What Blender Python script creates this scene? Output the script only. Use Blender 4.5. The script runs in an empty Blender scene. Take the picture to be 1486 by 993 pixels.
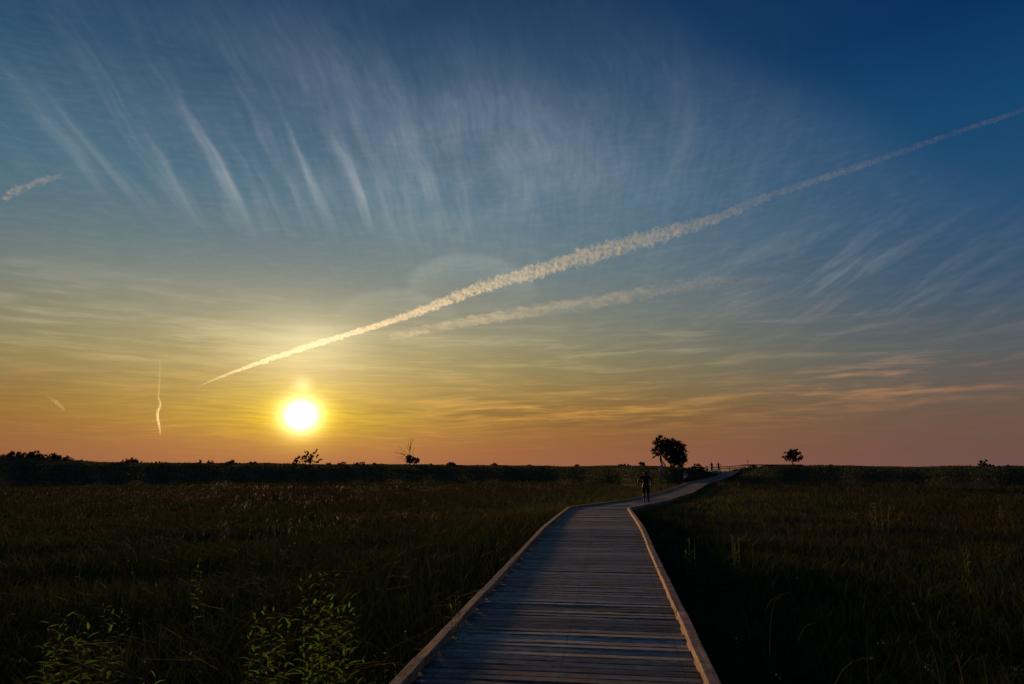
import bpy, bmesh, math, random
import numpy as np
from mathutils import Vector, Matrix

random.seed(7)
rng = np.random.default_rng(11)
R = math.radians
S = bpy.context.scene
COL = S.collection
CZ = 2.3                       # eye height above the meadow datum

# ------------------------------------------------------------------ camera
cam = bpy.data.cameras.new('camera')
cam.lens = 24.0; cam.sensor_width = 36.0
cam.clip_start = 0.1; cam.clip_end = 300000
camo = bpy.data.objects.new('camera', cam)
camo.location = (0, 0, CZ)
camo.rotation_euler = (R(90 + 10.38), 0, 0)
COL.objects.link(camo)
S.camera = camo

# ------------------------------------------------------------------ exposure
S.view_settings.view_transform = 'Standard'
S.view_settings.look = 'None'
S.view_settings.gamma = 1
S.view_settings.use_curve_mapping = False
S.view_settings.exposure = 0.0
S.cycles.transparent_max_bounces = 24
S.cycles.max_bounces = 6
S.cycles.volume_bounces = 3
S.cycles.volume_step_rate = 0.02
S.cycles.volume_max_steps = 256

SUN_AZ, SUN_EL = -17.12, 4.06   # degrees; azimuth from +Y towards +X

# ------------------------------------------------------------------ sun
sun = bpy.data.lights.new('sun', 'SUN')
sun.energy = 2.6
sun.angle = R(3.4)           # veiled by thin cloud
sun.color = (1.0, 0.53, 0.23)
suno = bpy.data.objects.new('sun', sun)
sd = Vector((math.sin(R(SUN_AZ)) * math.cos(R(SUN_EL)), math.cos(R(SUN_AZ)) * math.cos(R(SUN_EL)), math.sin(R(SUN_EL))))
suno.rotation_euler = sd.to_track_quat('Z', 'Y').to_euler()
suno.location = (-20, 60, 40)
COL.objects.link(suno)


# ------------------------------------------------------------------ node helper
def lin(c):
    return tuple(((x / 255) / 12.92 if x / 255 <= .04045 else ((x / 255 + .055) / 1.055) ** 2.4) for x in c)


class NT:
    def __init__(self, tree):
        self.t = tree; self.n = tree.nodes; self.l = tree.links

    def node(self, typ, **kw):
        n = self.n.new(typ)
        for k, v in kw.items():
            setattr(n, k, v)
        return n

    def put(self, sock, v):
        if hasattr(v, 'is_output'):
            self.l.new(v, sock)
        elif isinstance(v, (tuple, list)) and len(v) == 3 and sock.type == 'RGBA':
            sock.default_value = (*v, 1)
        else:
            sock.default_value = v

    def m(self, op, a, b=None, c=None, clamp=False):
        n = self.node('ShaderNodeMath', operation=op, use_clamp=clamp)
        for i, v in enumerate((a, b, c)):
            if v is not None:
                self.put(n.inputs[i], v)
        return n.outputs[0]

    def add(self, a, b): return self.m('ADD', a, b)
    def sub(self, a, b): return self.m('SUBTRACT', a, b)
    def mul(self, a, b): return self.m('MULTIPLY', a, b)
    def div(self, a, b): return self.m('DIVIDE', a, b)

    def smooth(self, x, a, b, lo=0., hi=1.):
        n = self.node('ShaderNodeMapRange', interpolation_type='SMOOTHSTEP')
        self.put(n.inputs['Value'], x)
        self.put(n.inputs['From Min'], a); self.put(n.inputs['From Max'], b)
        n.inputs['To Min'].default_value = lo; n.inputs['To Max'].default_value = hi
        return n.outputs[0]

    def gauss(self, x, c, s):
        d = self.div(self.sub(x, c), s)
        return self.m('EXPONENT', self.mul(self.mul(d, d), -0.5))

    def xyz(self, x, y, z=0.):
        n = self.node('ShaderNodeCombineXYZ')
        for i, v in enumerate((x, y, z)):
            self.put(n.inputs[i], v)
        return n.outputs[0]

    def sep(self, v):
        n = self.node('ShaderNodeSeparateXYZ'); self.put(n.inputs[0], v)
        return n.outputs

    def noise(self, vec, scale=1., detail=4., rough=.55, dist=0., dims='3D'):
        n = self.node('ShaderNodeTexNoise', noise_dimensions=dims)
        if vec is not None:
            self.put(n.inputs['Vector'], vec)
        n.inputs['Scale'].default_value = scale; n.inputs['Detail'].default_value = detail
        n.inputs['Roughness'].default_value = rough; n.inputs['Distortion'].default_value = dist
        return n.outputs['Fac']

    def ramp(self, x, stops, interp='LINEAR'):
        n = self.node('ShaderNodeValToRGB')
        r = n.color_ramp; r.interpolation = interp
        while len(r.elements) < len(stops):
            r.elements.new(0.5)
        for e, (p, c) in zip(r.elements, stops):
            e.position = p; e.color = (*c, 1)
        self.put(n.inputs[0], x)
        return n.outputs[0]

    def mix(self, f, a, b, typ='MIX'):
        n = self.node('ShaderNodeMix', data_type='RGBA', blend_type=typ)
        n.clamp_factor = True
        self.put(n.inputs[0], f); self.put(n.inputs[6], a); self.put(n.inputs[7], b)
        return n.outputs[2]


# ------------------------------------------------------------------ sky (world)
W = bpy.data.worlds.new('World'); S.world = W
W.use_nodes = True
W.node_tree.nodes.clear()
w = NT(W.node_tree)
dirv = w.node('ShaderNodeTexCoord').outputs['Generated']
dx, dy, dz = w.sep(dirv)
DEG = 180 / math.pi
el = w.mul(w.m('ARCSINE', dz), DEG)
az = w.mul(w.m('ARCTAN2', dx, dy), DEG)
daz = w.m('ABSOLUTE', w.sub(az, SUN_AZ))
daz = w.m('MINIMUM', daz, w.sub(360., daz))


def eramp(stops):
    # elevation -5..90 degrees -> 0..1
    return w.ramp(w.div(w.add(el, 5.), 95.), [((e + 5) / 95, lin(c)) for e, c in stops])


near = eramp([(-5, (120, 80, 62)), (0, (156, 97, 72)), (1.6, (150, 95, 60)), (3.2, (150, 101, 51)), (4.6, (148, 109, 48)),
              (6.5, (142, 118, 68)), (8.4, (138, 126, 86)), (11.9, (124, 127, 112)), (15.9, (98, 119, 125)),
              (21.6, (60, 104, 127)), (29.7, (28, 74, 106)), (37, (18, 55, 90)), (60, (20, 42, 80)), (90, (16, 36, 72))])
far = eramp([(-5, (92, 70, 66)), (0, (114, 83, 78)), (1.4, (112, 82, 74)), (3.2, (108, 84, 74)), (5.2, (100, 87, 80)),
             (8.5, (84, 92, 98)), (13, (56, 84, 110)), (18, (36, 78, 115)), (24.7, (16, 68, 110)), (31, (4, 48, 94)),
             (60, (4, 24, 64)), (90, (8, 26, 62))])
base = w.mix(w.smooth(daz, 14., 56.), near, far)

# physical sky underneath, a share of the light
nish = w.node('ShaderNodeTexSky', sky_type='NISHITA')
nish.sun_disc = False
nish.sun_elevation = R(SUN_EL); nish.sun_rotation = R(SUN_AZ)
nish.altitude = 0; nish.air_density = 1.0; nish.dust_density = 2.0; nish.ozone_density = 2.0
nsc = w.mix(1.0, nish.outputs[0], (.05, .05, .05), 'MULTIPLY')
base = w.mix(0.08, base, nsc)

# cloud-sheet coordinates: where the ray meets a level sheet
dzs = w.m('MAXIMUM', dz, 0.03)
px_, py_ = w.div(dx, dzs), w.div(dy, dzs)
# the high streaks run out from below: az at 20 degrees elevation labels each streak
e20 = w.sub(el, 20.)
s_ = w.div(w.add(az, w.mul(e20, .15)), w.m('MAXIMUM', w.add(1., w.mul(e20, .027)), .3))
t_ = w.mul(el, .06)
warp = w.sub(w.noise(w.xyz(w.mul(s_, .06), w.mul(el, .06), 3.), 1., 3.), .5)
bendy = w.mul(w.mul(w.sub(el, 24.), w.sub(el, 24.)), .012)
s2 = w.add(w.add(s_, w.mul(warp, 5.)), bendy)
fine = w.noise(w.xyz(w.mul(s2, 1.9), w.mul(el, .42), 9.), 1., 5., .62)
str1 = w.noise(w.xyz(w.mul(s2, .47), w.mul(el, .05), 1.), 1., 3., .45)
str2 = w.noise(w.xyz(w.mul(s2, .24), w.mul(el, .055), 5.), 1., 5., .5)
w3 = w.add(w.add(az, w.mul(el, -2.1)), w.mul(warp, 9.))
str3 = w.noise(w.xyz(w.mul(w3, .30), w.mul(w.add(el, w.mul(az, .3)), .10), 11.), 1., 6., .6)
patch = w.noise(w.xyz(w.mul(az, .07), w.mul(el, .12), 7.), 1., 5., .58)
elp = w.m('MAXIMUM', el, 0.)


def mask(ca, sa, ce, se):
    return w.mul(w.gauss(az, ca, sa), w.gauss(el, ce, se))


# streaks upper left, centre, right
m_left = w.mul(w.mul(w.gauss(az, -21., 9.), w.smooth(w.add(el, w.mul(warp, 5.)), 17.6, 22.5)), w.smooth(el, 36., 20.))
m_mid = mask(7., 9., 26., 5.5)
m_right = mask(26., 8., 13.5, 2.8)
stripes = w.add(w.mul(w.m('POWER', w.smooth(str1, .38, .72), 1.5), w.mul(m_left, .72)),
                w.add(w.mul(w.m('POWER', w.smooth(str2, .42, .74), 1.6), w.mul(m_mid, .20)),
                      w.mul(w.smooth(str3, .46, .72), w.mul(m_right, .30))))
# a soft veil that ends along a slanting edge at upper right
edge = w.smooth(w.add(el, w.add(w.mul(w.sub(az, 14.5), .73), w.mul(warp, 9.))), 38., 31.5)
veil = w.mul(edge, w.add(w.mul(mask(3., 24., 25., 7.), .15), w.mul(w.mul(mask(-1., 10., 24., 5.), w.smooth(patch, .38, .7)), .20)))
veil = w.add(veil, w.mul(w.mul(mask(-20., 14., 31., 6.), w.smooth(patch, .3, .7)), .12))
high = w.mul(w.add(stripes, veil), w.add(.42, w.mul(fine, 1.16)))

# level streaks nearer the horizon
awv = w.mul(w.sub(w.noise(w.xyz(w.mul(az, .07), w.mul(el, .25), 2.), 1., 3.), .5), 1.5)
el2 = w.add(el, awv)
lv1 = w.noise(w.xyz(w.mul(az, .055), w.mul(el2, .62), 4.), 1., 6., .58)
lv2 = w.noise(w.xyz(w.mul(az, .12), w.mul(w.sub(el2, w.mul(az, .02)), 1.7), 6.), 1., 6., .6)
lv3 = w.noise(w.xyz(w.mul(az, .25), w.mul(el2, 4.2), 8.), 1., 5., .6)
c1 = w.mul(w.smooth(lv1, .46, .72), w.mul(mask(-29., 15., 10.4, 1.9), .60))
c1 = w.add(c1, w.mul(w.smooth(lv2, .48, .72), w.mul(mask(10., 24., 9.2, 2.2), .20)))
c1 = w.add(c1, w.mul(w.smooth(lv2, .44, .70), w.mul(mask(-22., 18., 8.2, 2.2), .34)))
c2 = w.mul(w.smooth(lv2, .45, .66), w.mul(mask(3., 13., 4.7, .85), .75))
brk = w.smooth(w.noise(w.xyz(w.mul(az, .16), w.mul(el2, .7), 21.), 1., 5., .62), .40, .62)
c2 = w.add(c2, w.mul(w.mul(w.smooth(lv2, .40, .64), brk), w.mul(mask(29., 6., 6.2, 1.2), .80)))
c2 = w.add(c2, w.mul(w.smooth(lv3, .46, .70), w.mul(mask(-10., 24., 4.5, 2.4), .30)))
c2 = w.add(c2, w.mul(w.smooth(lv3, .5, .7), w.mul(mask(-17., 9., 2.6, .5), .5)))
low = w.mul(w.add(c1, c2), w.add(.7, w.mul(lv3, .6)))
# two smooth wave-shaped clouds over the middle
def wavecloud(ca, ra, ce, re, k):
    wob = w.add(el, w.mul(warp, 1.2))
    d = w.m('SQRT', w.add(w.m('POWER', w.div(w.sub(w.add(az, w.mul(warp, 3.)), ca), ra), 2.), w.m('POWER', w.div(w.sub(wob, ce), re), 2.)))
    rim = w.mul(w.smooth(d, 1.10, .86), w.smooth(d, .2, 1.0, .35, 1.))
    fib = w.noise(w.xyz(w.mul(w.add(az, w.mul(el, 2.2)), .12), w.mul(w.sub(el, w.mul(az, .35)), 1.5), 14.), 1., 5., .6)
    return w.mul(w.mul(rim, w.mul(w.smooth(el, ce - re * .7, ce + re * .7), w.add(.35, fib))), k)
wv = w.add(wavecloud(-3.6, 5.4, 14.6, 3.2, .21), wavecloud(-9.6, 5.0, 12.2, 2.4, .15))
wv = w.mul(wv, w.add(.4, w.mul(lv3, 1.2)))
cloudcol = eramp([(-5, (150, 100, 70)), (1.5, (190, 120, 75)), (4.5, (205, 150, 72)), (6.5, (205, 158, 96)), (9, (212, 194, 142)), (13, (205, 198, 172)),
                  (19, (176, 182, 180)), (26, (160, 168, 178)), (35, (120, 134, 160)), (90, (90, 105, 140))])
farcol = eramp([(-5, (120, 85, 75)), (4.5, (165, 118, 88)), (7, (168, 126, 98)), (10, (150, 145, 138)), (18, (130, 142, 158)), (30, (95, 112, 145)), (90, (70, 90, 130))])
cloudcol = w.mix(w.smooth(daz, 20., 56.), cloudcol, farcol)
micro = w.noise(w.xyz(w.mul(w.add(az, w.mul(el, .6)), .5), w.mul(w.sub(el, w.mul(az, .12)), 2.6), 31.), 1., 5., .65)
thin = w.mul(w.smooth(micro, .42, .72), w.mul(w.smooth(el, 6., 12.), w.mul(w.smooth(el, 36., 24.), w.mul(edge, .055))))
cov = w.m('ADD', w.add(w.add(high, low), thin), wv, clamp=True)
skyc = w.mix(cov, base, cloudcol)
# dark undersides of the low clouds
dk = w.mul(w.smooth(lv2, .56, .36), w.add(w.mul(mask(2., 14., 3.9, .8), .34), w.mul(mask(-20., 18., 4.6, 1.6), .22)))
skyc = w.mix(dk, skyc, lin((104, 74, 52)))

# aureole round the low sun
sdot = w.node('ShaderNodeVectorMath', operation='DOT_PRODUCT')
w.put(sdot.inputs[0], dirv); sdot.inputs[1].default_value = sd
ea = w.div(w.sub(az, SUN_AZ), 1.10)
ee = w.sub(el, SUN_EL)
dist = w.m('SQRT', w.add(w.mul(ea, ea), w.mul(ee, ee)))
streak = w.add(.66, w.mul(w.smooth(lv3, .35, .7), .6))
lowcut = w.smooth(el, .0, 3.4, .30, 1.)
eb = w.div(w.sub(az, SUN_AZ), 2.0)
dist2 = w.m('SQRT', w.add(w.mul(eb, eb), w.mul(ee, ee)))
g2 = w.mul(w.mul(w.m('EXPONENT', w.mul(dist2, -1 / 2.6)), 1.0), w.mul(streak, lowcut))
g3 = w.mul(w.mul(w.mul(w.gauss(az, SUN_AZ, 11.), w.gauss(el, 9.2, 4.0)), .12), lowcut)
pil = w.mul(w.mul(w.gauss(az, SUN_AZ, 3.2), w.gauss(el, 9.3, 1.9)), .30)
spot = w.mul(w.mul(w.gauss(az, SUN_AZ, .50), w.gauss(el, 6.5, .36)), .3)


def scaled(col, k):
    n = w.node('ShaderNodeVectorMath', operation='SCALE')
    n.inputs[0].default_value = col; w.put(n.inputs['Scale'], k)
    return n.outputs[0]


def vadd(a, b):
    n = w.node('ShaderNodeVectorMath', operation='ADD')
    w.put(n.inputs[0], a); w.put(n.inputs[1], b)
    return n.outputs[0]


skyc = w.mix(w.m('MINIMUM', w.mul(g2, 1.15), .92), skyc, w.ramp(w.div(el, 10.), [(.08, (.66, .30, .03)), (.36, (.88, .56, .0)), (.8, (.80, .56, .10))]))
skyc = vadd(skyc, scaled((1.0, .80, .40), g3))
skyc = vadd(skyc, scaled((1.0, .86, .52), pil))
skyc = vadd(skyc, scaled((1.0, .95, .60), spot))
glare = w.xyz(w.mul(w.m('EXPONENT', w.mul(dist, -1 / .60)), 9.5), w.mul(w.m('EXPONENT', w.mul(dist, -1 / .565)), 9.5), w.mul(w.m('EXPONENT', w.mul(dist, -1 / .37)), 15.))
skyc = vadd(skyc, glare)
bg = w.node('ShaderNodeBackground'); bg.inputs['Strength'].default_value = 1.0
w.put(bg.inputs['Color'], skyc)
wo = w.node('ShaderNodeOutputWorld')
w.l.new(bg.outputs[0], wo.inputs['Surface'])


# ------------------------------------------------------------------ object helpers
def tag(o, label=None, cat=None, group=None, kind=None):
    if label: o['label'] = label
    if cat: o['category'] = cat
    if group: o['group'] = group
    if kind: o['kind'] = kind
    return o


def empty(name, loc=(0, 0, 0), rz=0.):
    o = bpy.data.objects.new(name, None)
    o.location = loc; o.rotation_euler = (0, 0, rz); o.empty_display_size = .2
    COL.objects.link(o)
    return o


def mesh_obj(name, me, parent=None, loc=None):
    o = bpy.data.objects.new(name, me)
    COL.objects.link(o)
    if parent: o.parent = parent
    if loc is not None: o.location = loc
    return o


def np_mesh(name, verts, faces_flat, sizes, mat, smooth=False, colors=None):
    """verts (n,3); faces_flat vertex indices; sizes loop count per face; colors per vertex (n,4)"""
    me = bpy.data.meshes.new(name)
    verts = np.asarray(verts, np.float32); faces_flat = np.asarray(faces_flat, np.int32); sizes = np.asarray(sizes, np.int32)
    me.vertices.add(len(verts)); me.vertices.foreach_set('co', verts.ravel())
    me.loops.add(len(faces_flat)); me.loops.foreach_set('vertex_index', faces_flat)
    me.polygons.add(len(sizes))
    st = np.concatenate(([0], np.cumsum(sizes)[:-1])).astype(np.int32)
    me.polygons.foreach_set('loop_start', st)
    try:
        me.polygons.foreach_set('loop_total', sizes)
    except Exception:
        pass
    if smooth:
        me.polygons.foreach_set('use_smooth', np.ones(len(sizes), bool))
    if colors is not None:
        a = me.color_attributes.new('tint', 'FLOAT_COLOR', 'POINT')
        a.data.foreach_set('color', np.asarray(colors, np.float32).ravel())
    me.update(calc_edges=True); me.validate()
    if mat: me.materials.append(mat)
    return me


class MB:
    """collects simple pieces into one bmesh"""
    def __init__(self): self.bm = bmesh.new()

    def box(self, sx, sy, sz, mtx=Matrix(), bevel=0.):
        b = bmesh.new()
        bmesh.ops.create_cube(b, size=1, matrix=Matrix.Diagonal((sx, sy, sz, 1)))
        if bevel: bmesh.ops.bevel(b, geom=b.edges[:], offset=bevel, segments=1, affect='EDGES')
        bmesh.ops.transform(b, matrix=mtx, verts=b.verts)
        self.merge(b); return self

    def merge(self, b):
        me = bpy.data.meshes.new('t'); b.to_mesh(me); b.free()
        self.bm.from_mesh(me); bpy.data.meshes.remove(me)

    def beam(self, p, q, wd, ht, bevel=0.):
        p, q = Vector(p), Vector(q); d = q - p
        mt = Matrix.Translation((p + q) / 2) @ d.to_track_quat('Y', 'Z').to_matrix().to_4x4()
        return self.box(wd, d.length, ht, mt, bevel)

    def tube(self, pts, rad, seg=6):
        pts = [Vector(p) for p in pts]
        rings = []
        for i, p in enumerate(pts):
            d = (pts[min(i + 1, len(pts) - 1)] - pts[max(i - 1, 0)]).normalized()
            u = d.cross(Vector((0.31, .9, .2))).normalized(); v = d.cross(u)
            r = rad[i]
            rings.append([self.bm.verts.new(p + (u * math.cos(2 * math.pi * k / seg) + v * math.sin(2 * math.pi * k / seg)) * r) for k in range(seg)])
        for a, b in zip(rings, rings[1:]):
            for k in range(seg):
                self.bm.faces.new((a[k], a[(k + 1) % seg], b[(k + 1) % seg], b[k]))
        self.bm.faces.new(rings[0][::-1]); self.bm.faces.new(rings[-1])
        return self

    def build(self, name, mat, parent=None, smooth=False, loc=None):
        me = bpy.data.meshes.new(name)
        bmesh.ops.recalc_face_normals(self.bm, faces=self.bm.faces[:])
        self.bm.to_mesh(me); self.bm.free()
        if smooth:
            for p in me.polygons: p.use_smooth = True
        me.materials.append(mat)
        return mesh_obj(name, me, parent, loc)


def material(name):
    m = bpy.data.materials.new(name); m.use_nodes = True
    t = NT(m.node_tree)
    bsdf = m.node_tree.nodes['Principled BSDF']
    return m, t, bsdf


# ------------------------------------------------------------------ materials
def wood_material(name, dark, light, rough=.55, grain=(3.2, 46., 30.), spec=.5, var=(.62, .72), nails=False):
    m, t, b = material(name)
    tc = t.node('ShaderNodeTexCoord').outputs['Object']
    oi = t.node('ShaderNodeObjectInfo')
    rnd = oi.outputs['Random']
    x, y, z = t.sep(tc)
    v = t.xyz(t.add(t.mul(x, grain[0]), t.mul(rnd, 40.)), t.mul(y, grain[1]), t.add(t.mul(z, grain[2]), t.mul(rnd, 17.)))
    g = t.noise(v, 1., 6., .65, .9)
    g2 = t.noise(t.xyz(t.add(t.mul(x, .8), t.mul(rnd, 91.)), t.mul(y, 4.), z), 1.6, 4., .6)
    k = t.add(t.mul(g, .75), t.mul(g2, .35))
    c = t.ramp(k, [(.40, dark), (.55, tuple(a * .55 + b_ * .45 for a, b_ in zip(dark, light))), (.72, light)])
    tone = t.add(var[0], t.mul(rnd, var[1]))
    c = t.mix(1., c, t.xyz(tone, tone, tone), 'MULTIPLY')
    # dark knots and stains
    vor = t.node('ShaderNodeTexVoronoi'); vor.inputs['Scale'].default_value = 1.
    t.put(vor.inputs['Vector'], t.xyz(t.add(t.mul(x, 1.3), t.mul(rnd, 31.)), t.mul(y, 7.), t.mul(rnd, 9.)))
    kn = t.smooth(vor.outputs['Distance'], .16, .05)
    c = t.mix(t.mul(kn, .6), c, tuple(a * .45 for a in dark))
    sp = t.noise(t.xyz(t.add(t.mul(x, 9.), t.mul(rnd, 23.)), t.mul(y, 40.), t.mul(rnd, 5.)), 1., 5., .7)
    sv = t.smooth(sp, .3, .7, .55, 1.45)
    c = t.mix(1., c, t.xyz(sv, sv, sv), 'MULTIPLY')
    if nails:                                # rusty nail heads over each joist
        ax = t.m('ABSOLUTE', x)
        nx = t.m('MINIMUM', t.m('ABSOLUTE', t.sub(ax, 1.03)), ax)
        ny = t.m('ABSOLUTE', t.sub(t.m('ABSOLUTE', y), .035))
        nd = t.m('SQRT', t.add(t.mul(nx, nx), t.mul(ny, ny)))
        c = t.mix(t.mul(t.smooth(nd, .012, .006), .85), c, (.03, .022, .018))
        c = t.mix(t.mul(t.mul(t.smooth(nx, .02, .0), t.smooth(ny, .10, .02)), .12), c, (.05, .04, .035))
    t.put(b.inputs['Base Color'], c)
    t.put(b.inputs['Roughness'], t.add(rough - .1, t.mul(g, .2)))
    b.inputs['Specular IOR Level'].default_value = spec
    bp = t.node('ShaderNodeBump'); bp.inputs['Strength'].default_value = .55; bp.inputs['Distance'].default_value = .006
    t.put(bp.inputs['Height'], g); t.l.new(bp.outputs[0], b.inputs['Normal'])
    return m


M_PLANK = wood_material('weathered_plank', (.042, .040, .033), (.55, .505, .395), rough=.82, spec=.22, var=(.50, .95), nails=True)
M_RAIL = wood_material('weathered_rail', (.075, .05, .035), (.66, .41, .24), rough=.8, spec=.2, grain=(26., 1.6, 26.))
M_POST = wood_material('grey_post', (.05, .045, .04), (.16, .14, .12), rough=.7)


def tint_material(name, rough=.65, spec=.25, transl=0.):
    m, t, b = material(name)
    a = t.node('ShaderNodeAttribute', attribute_name='tint')
    t.put(b.inputs['Base Color'], a.outputs['Color'])
    b.inputs['Roughness'].default_value = rough
    b.inputs['Specular IOR Level'].default_value = spec
    if transl > 0:
        tr = t.node('ShaderNodeBsdfTranslucent'); t.put(tr.inputs['Color'], a.outputs['Color'])
        mx = t.node('ShaderNodeMixShader'); mx.inputs[0].default_value = transl
        t.l.new(b.outputs[0], mx.inputs[1]); t.l.new(tr.outputs[0], mx.inputs[2])
        t.l.new(mx.outputs[0], m.node_tree.nodes['Material Output'].inputs['Surface'])
    return m


M_BLADE = tint_material('grass_blade', transl=.22, rough=.85, spec=.1)
M_SCRUB = tint_material('scrub_leaf', transl=.35, rough=.9, spec=.05)
M_LEAF = tint_material('leaf', transl=.06, rough=.85, spec=.08)


def plain(name, col, rough=.8, spec=.3, var=.35, scale=6., bump=0.):
    m, t, b = material(name)
    tc = t.node('ShaderNodeTexCoord').outputs['Object']
    n = t.noise(tc, scale, 5., .6)
    t.put(b.inputs['Base Color'], t.ramp(n, [(.3, tuple(c * (1 - var) for c in col)), (.7, tuple(c * (1 + var) for c in col))]))
    b.inputs['Roughness'].default_value = rough; b.inputs['Specular IOR Level'].default_value = spec
    if bump:
        bp = t.node('ShaderNodeBump'); bp.inputs['Strength'].default_value = .8; bp.inputs['Distance'].default_value = bump
        t.put(bp.inputs['Height'], n); t.l.new(bp.outputs[0], b.inputs['Normal'])
    return m


M_BARK = plain('bark', (.05, .04, .03), .9, .2, .4, 9., .02)
M_SKIN = plain('skin', (.055, .035, .025), .6, .4, .06, 20.)
M_HAIR = plain('dark_hair', (.02, .015, .012), .6, .4, .3, 60.)
M_BLACK = plain('black_cotton', (.018, .018, .02), .9, .2, .25, 30.)
M_DARKSHORTS = plain('dark_shorts', (.022, .022, .028), .9, .2, .25, 30.)
M_SHOE = plain('dark_shoe', (.03, .03, .03), .7, .3, .3, 30.)
M_LIGHTBLUE = plain('pale_blue_cotton', (.42, .50, .58), .9, .2, .12, 30.)
M_DENIM = plain('blue_denim', (.12, .17, .24), .9, .2, .2, 30.)
M_TAN = plain('tan_cotton', (.42, .33, .22), .9, .2, .12, 30.)
M_SAND = plain('sand', (.46, .36, .25), .95, .1, .12, 3., .03)
M_STEM = plain('green_stem', (.09, .12, .04), .6, .3, .3, 20.)

# ground: dark soil with rough grass cover
M_GROUND, t, b = material('meadow_soil')
geo = t.node('ShaderNodeNewGeometry').outputs['Position']
n1 = t.noise(geo, .25, 5., .6); n2 = t.noise(geo, 4., 6., .65)
c = t.ramp(n2, [(.3, (.014, .016, .006)), (.55, (.035, .036, .014)), (.75, (.07, .058, .026))])
c = t.mix(t.smooth(n1, .4, .65), c, (.06, .045, .025))
t.put(b.inputs['Base Color'], c)
b.inputs['Roughness'].default_value = .95; b.inputs['Specular IOR Level'].default_value = .1
bp = t.node('ShaderNodeBump'); bp.inputs['Strength'].default_value = 1.; bp.inputs['Distance'].default_value = .12
t.put(bp.inputs['Height'], n2); t.l.new(bp.outputs[0], b.inputs['Normal'])

M_SEA, t, b = material('sea_water')
b.inputs['Base Color'].default_value = (.02, .035, .05, 1)
b.inputs['Roughness'].default_value = .12
geo = t.node('ShaderNodeNewGeometry').outputs['Position']
bp = t.node('ShaderNodeBump'); bp.inputs['Strength'].default_value = .5; bp.inputs['Distance'].default_value = .3
t.put(bp.inputs['Height'], t.noise(geo, .35, 4., .6)); t.l.new(bp.outputs[0], b.inputs['Normal'])

# ------------------------------------------------------------------ boardwalk centre line (x, y, deck height)
W_DECK = 2.5
CL = np.array([(-0.62, -1.0, -1.80), (.36, 5.84, -1.70), (2.07, 17.9, -1.52), (3.52, 28.55, -1.68), (7.95, 41.6, -2.01), (13.3, 56., -2.03),
               (21.2, 80., -1.86), (28.4, 100., -1.88), (35.4, 117., -1.62), (41.0, 130., -.92), (42.6, 134.5, -.80)])
CL[:, 2] += CZ


def densify(P, step=.05):
    out = []
    for a, b_ in zip(P, P[1:]):
        n = max(2, int(np.linalg.norm((b_ - a)[:2]) / step))
        out.append(a + (b_ - a) * np.linspace(0, 1, n, endpoint=False)[:, None])
    out.append(P[-1:])
    return np.concatenate(out)


DC = densify(CL)
k = 41                                     # ease the bends over about two metres
pad = np.concatenate([np.repeat(DC[:1], k // 2, 0), DC, np.repeat(DC[-1:], k // 2, 0)])
DC = np.stack([np.convolve(pad[:, i], np.ones(k) / k, 'valid') for i in range(3)], 1)[k // 2: -(k // 2)]
seg = np.linalg.norm(np.diff(DC[:, :2], axis=0), axis=1)
ARC = np.concatenate(([0], np.cumsum(seg)))


def cl_at(s):
    return np.array([np.interp(s, ARC, DC[:, i]) for i in range(3)])


def cl_frame(s):
    p = cl_at(s); q = cl_at(s + .05) - cl_at(s - .05)
    q[2] = q[2]; t_ = q / np.linalg.norm(q)
    side = np.array([t_[1], -t_[0], 0]); side /= np.linalg.norm(side)
    return p, t_, side


CLS = DC[::20]                             # about one sample a metre


def cl_dist(x, y):
    """distance to the centre line and deck height there (arrays)"""
    x = np.asarray(x, float).ravel(); y = np.asarray(y, float).ravel()
    d = np.full(x.shape, 1e9); h = np.zeros(x.shape)
    near_ = (y > -8) & (y < 150) & (x > -25) & (x < 75)
    idx = np.nonzero(near_)[0]
    for st in range(0, len(idx), 20000):
        i = idx[st:st + 20000]
        dd = np.hypot(x[i, None] - CLS[None, :, 0], y[i, None] - CLS[None, :, 1])
        j = dd.argmin(1)
        d[i] = dd[np.arange(len(i)), j]; h[i] = CLS[j, 2]
    return d, h


# ------------------------------------------------------------------ terrain height
def sstep(x, a, b_):
    t_ = np.clip((x - a) / (b_ - a), 0, 1)
    return t_ * t_ * (3 - 2 * t_)


def wavy(x, y, f, seed):
    r = np.random.default_rng(seed); o = np.zeros(np.shape(x))
    for i in range(5):
        a = r.uniform(0, 2 * math.pi); ph = r.uniform(0, 6.28); ff = f * r.uniform(.6, 1.7)
        o = o + np.sin((x * math.cos(a) + y * math.sin(a)) * ff + ph)
    return o / 5


SKY_AZ = np.array([-90, -60, -45, -37, -34.5, -33, -31, -29, -25, -20, -15, -8, 0, 5, 9, 12, 13.8, 14.6, 16, 17.2, 18.5, 21, 28, 37, 60, 90], float)
SKY_H = np.array([2., 2.6, 2.6, 1.8, 1.55, 1.05, .65, .55, .55, .45, .35, .25, .05, -.1, .0, -.15, -.4, -.75, -1.0, -1.0, -.4, .05, -.15, -.2, -.2, 0])


def ridge_r(a):
    return 152 - 26 * np.exp(-((a - 12) / 5.) ** 2) + 3 * np.sin(a * .31)


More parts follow.
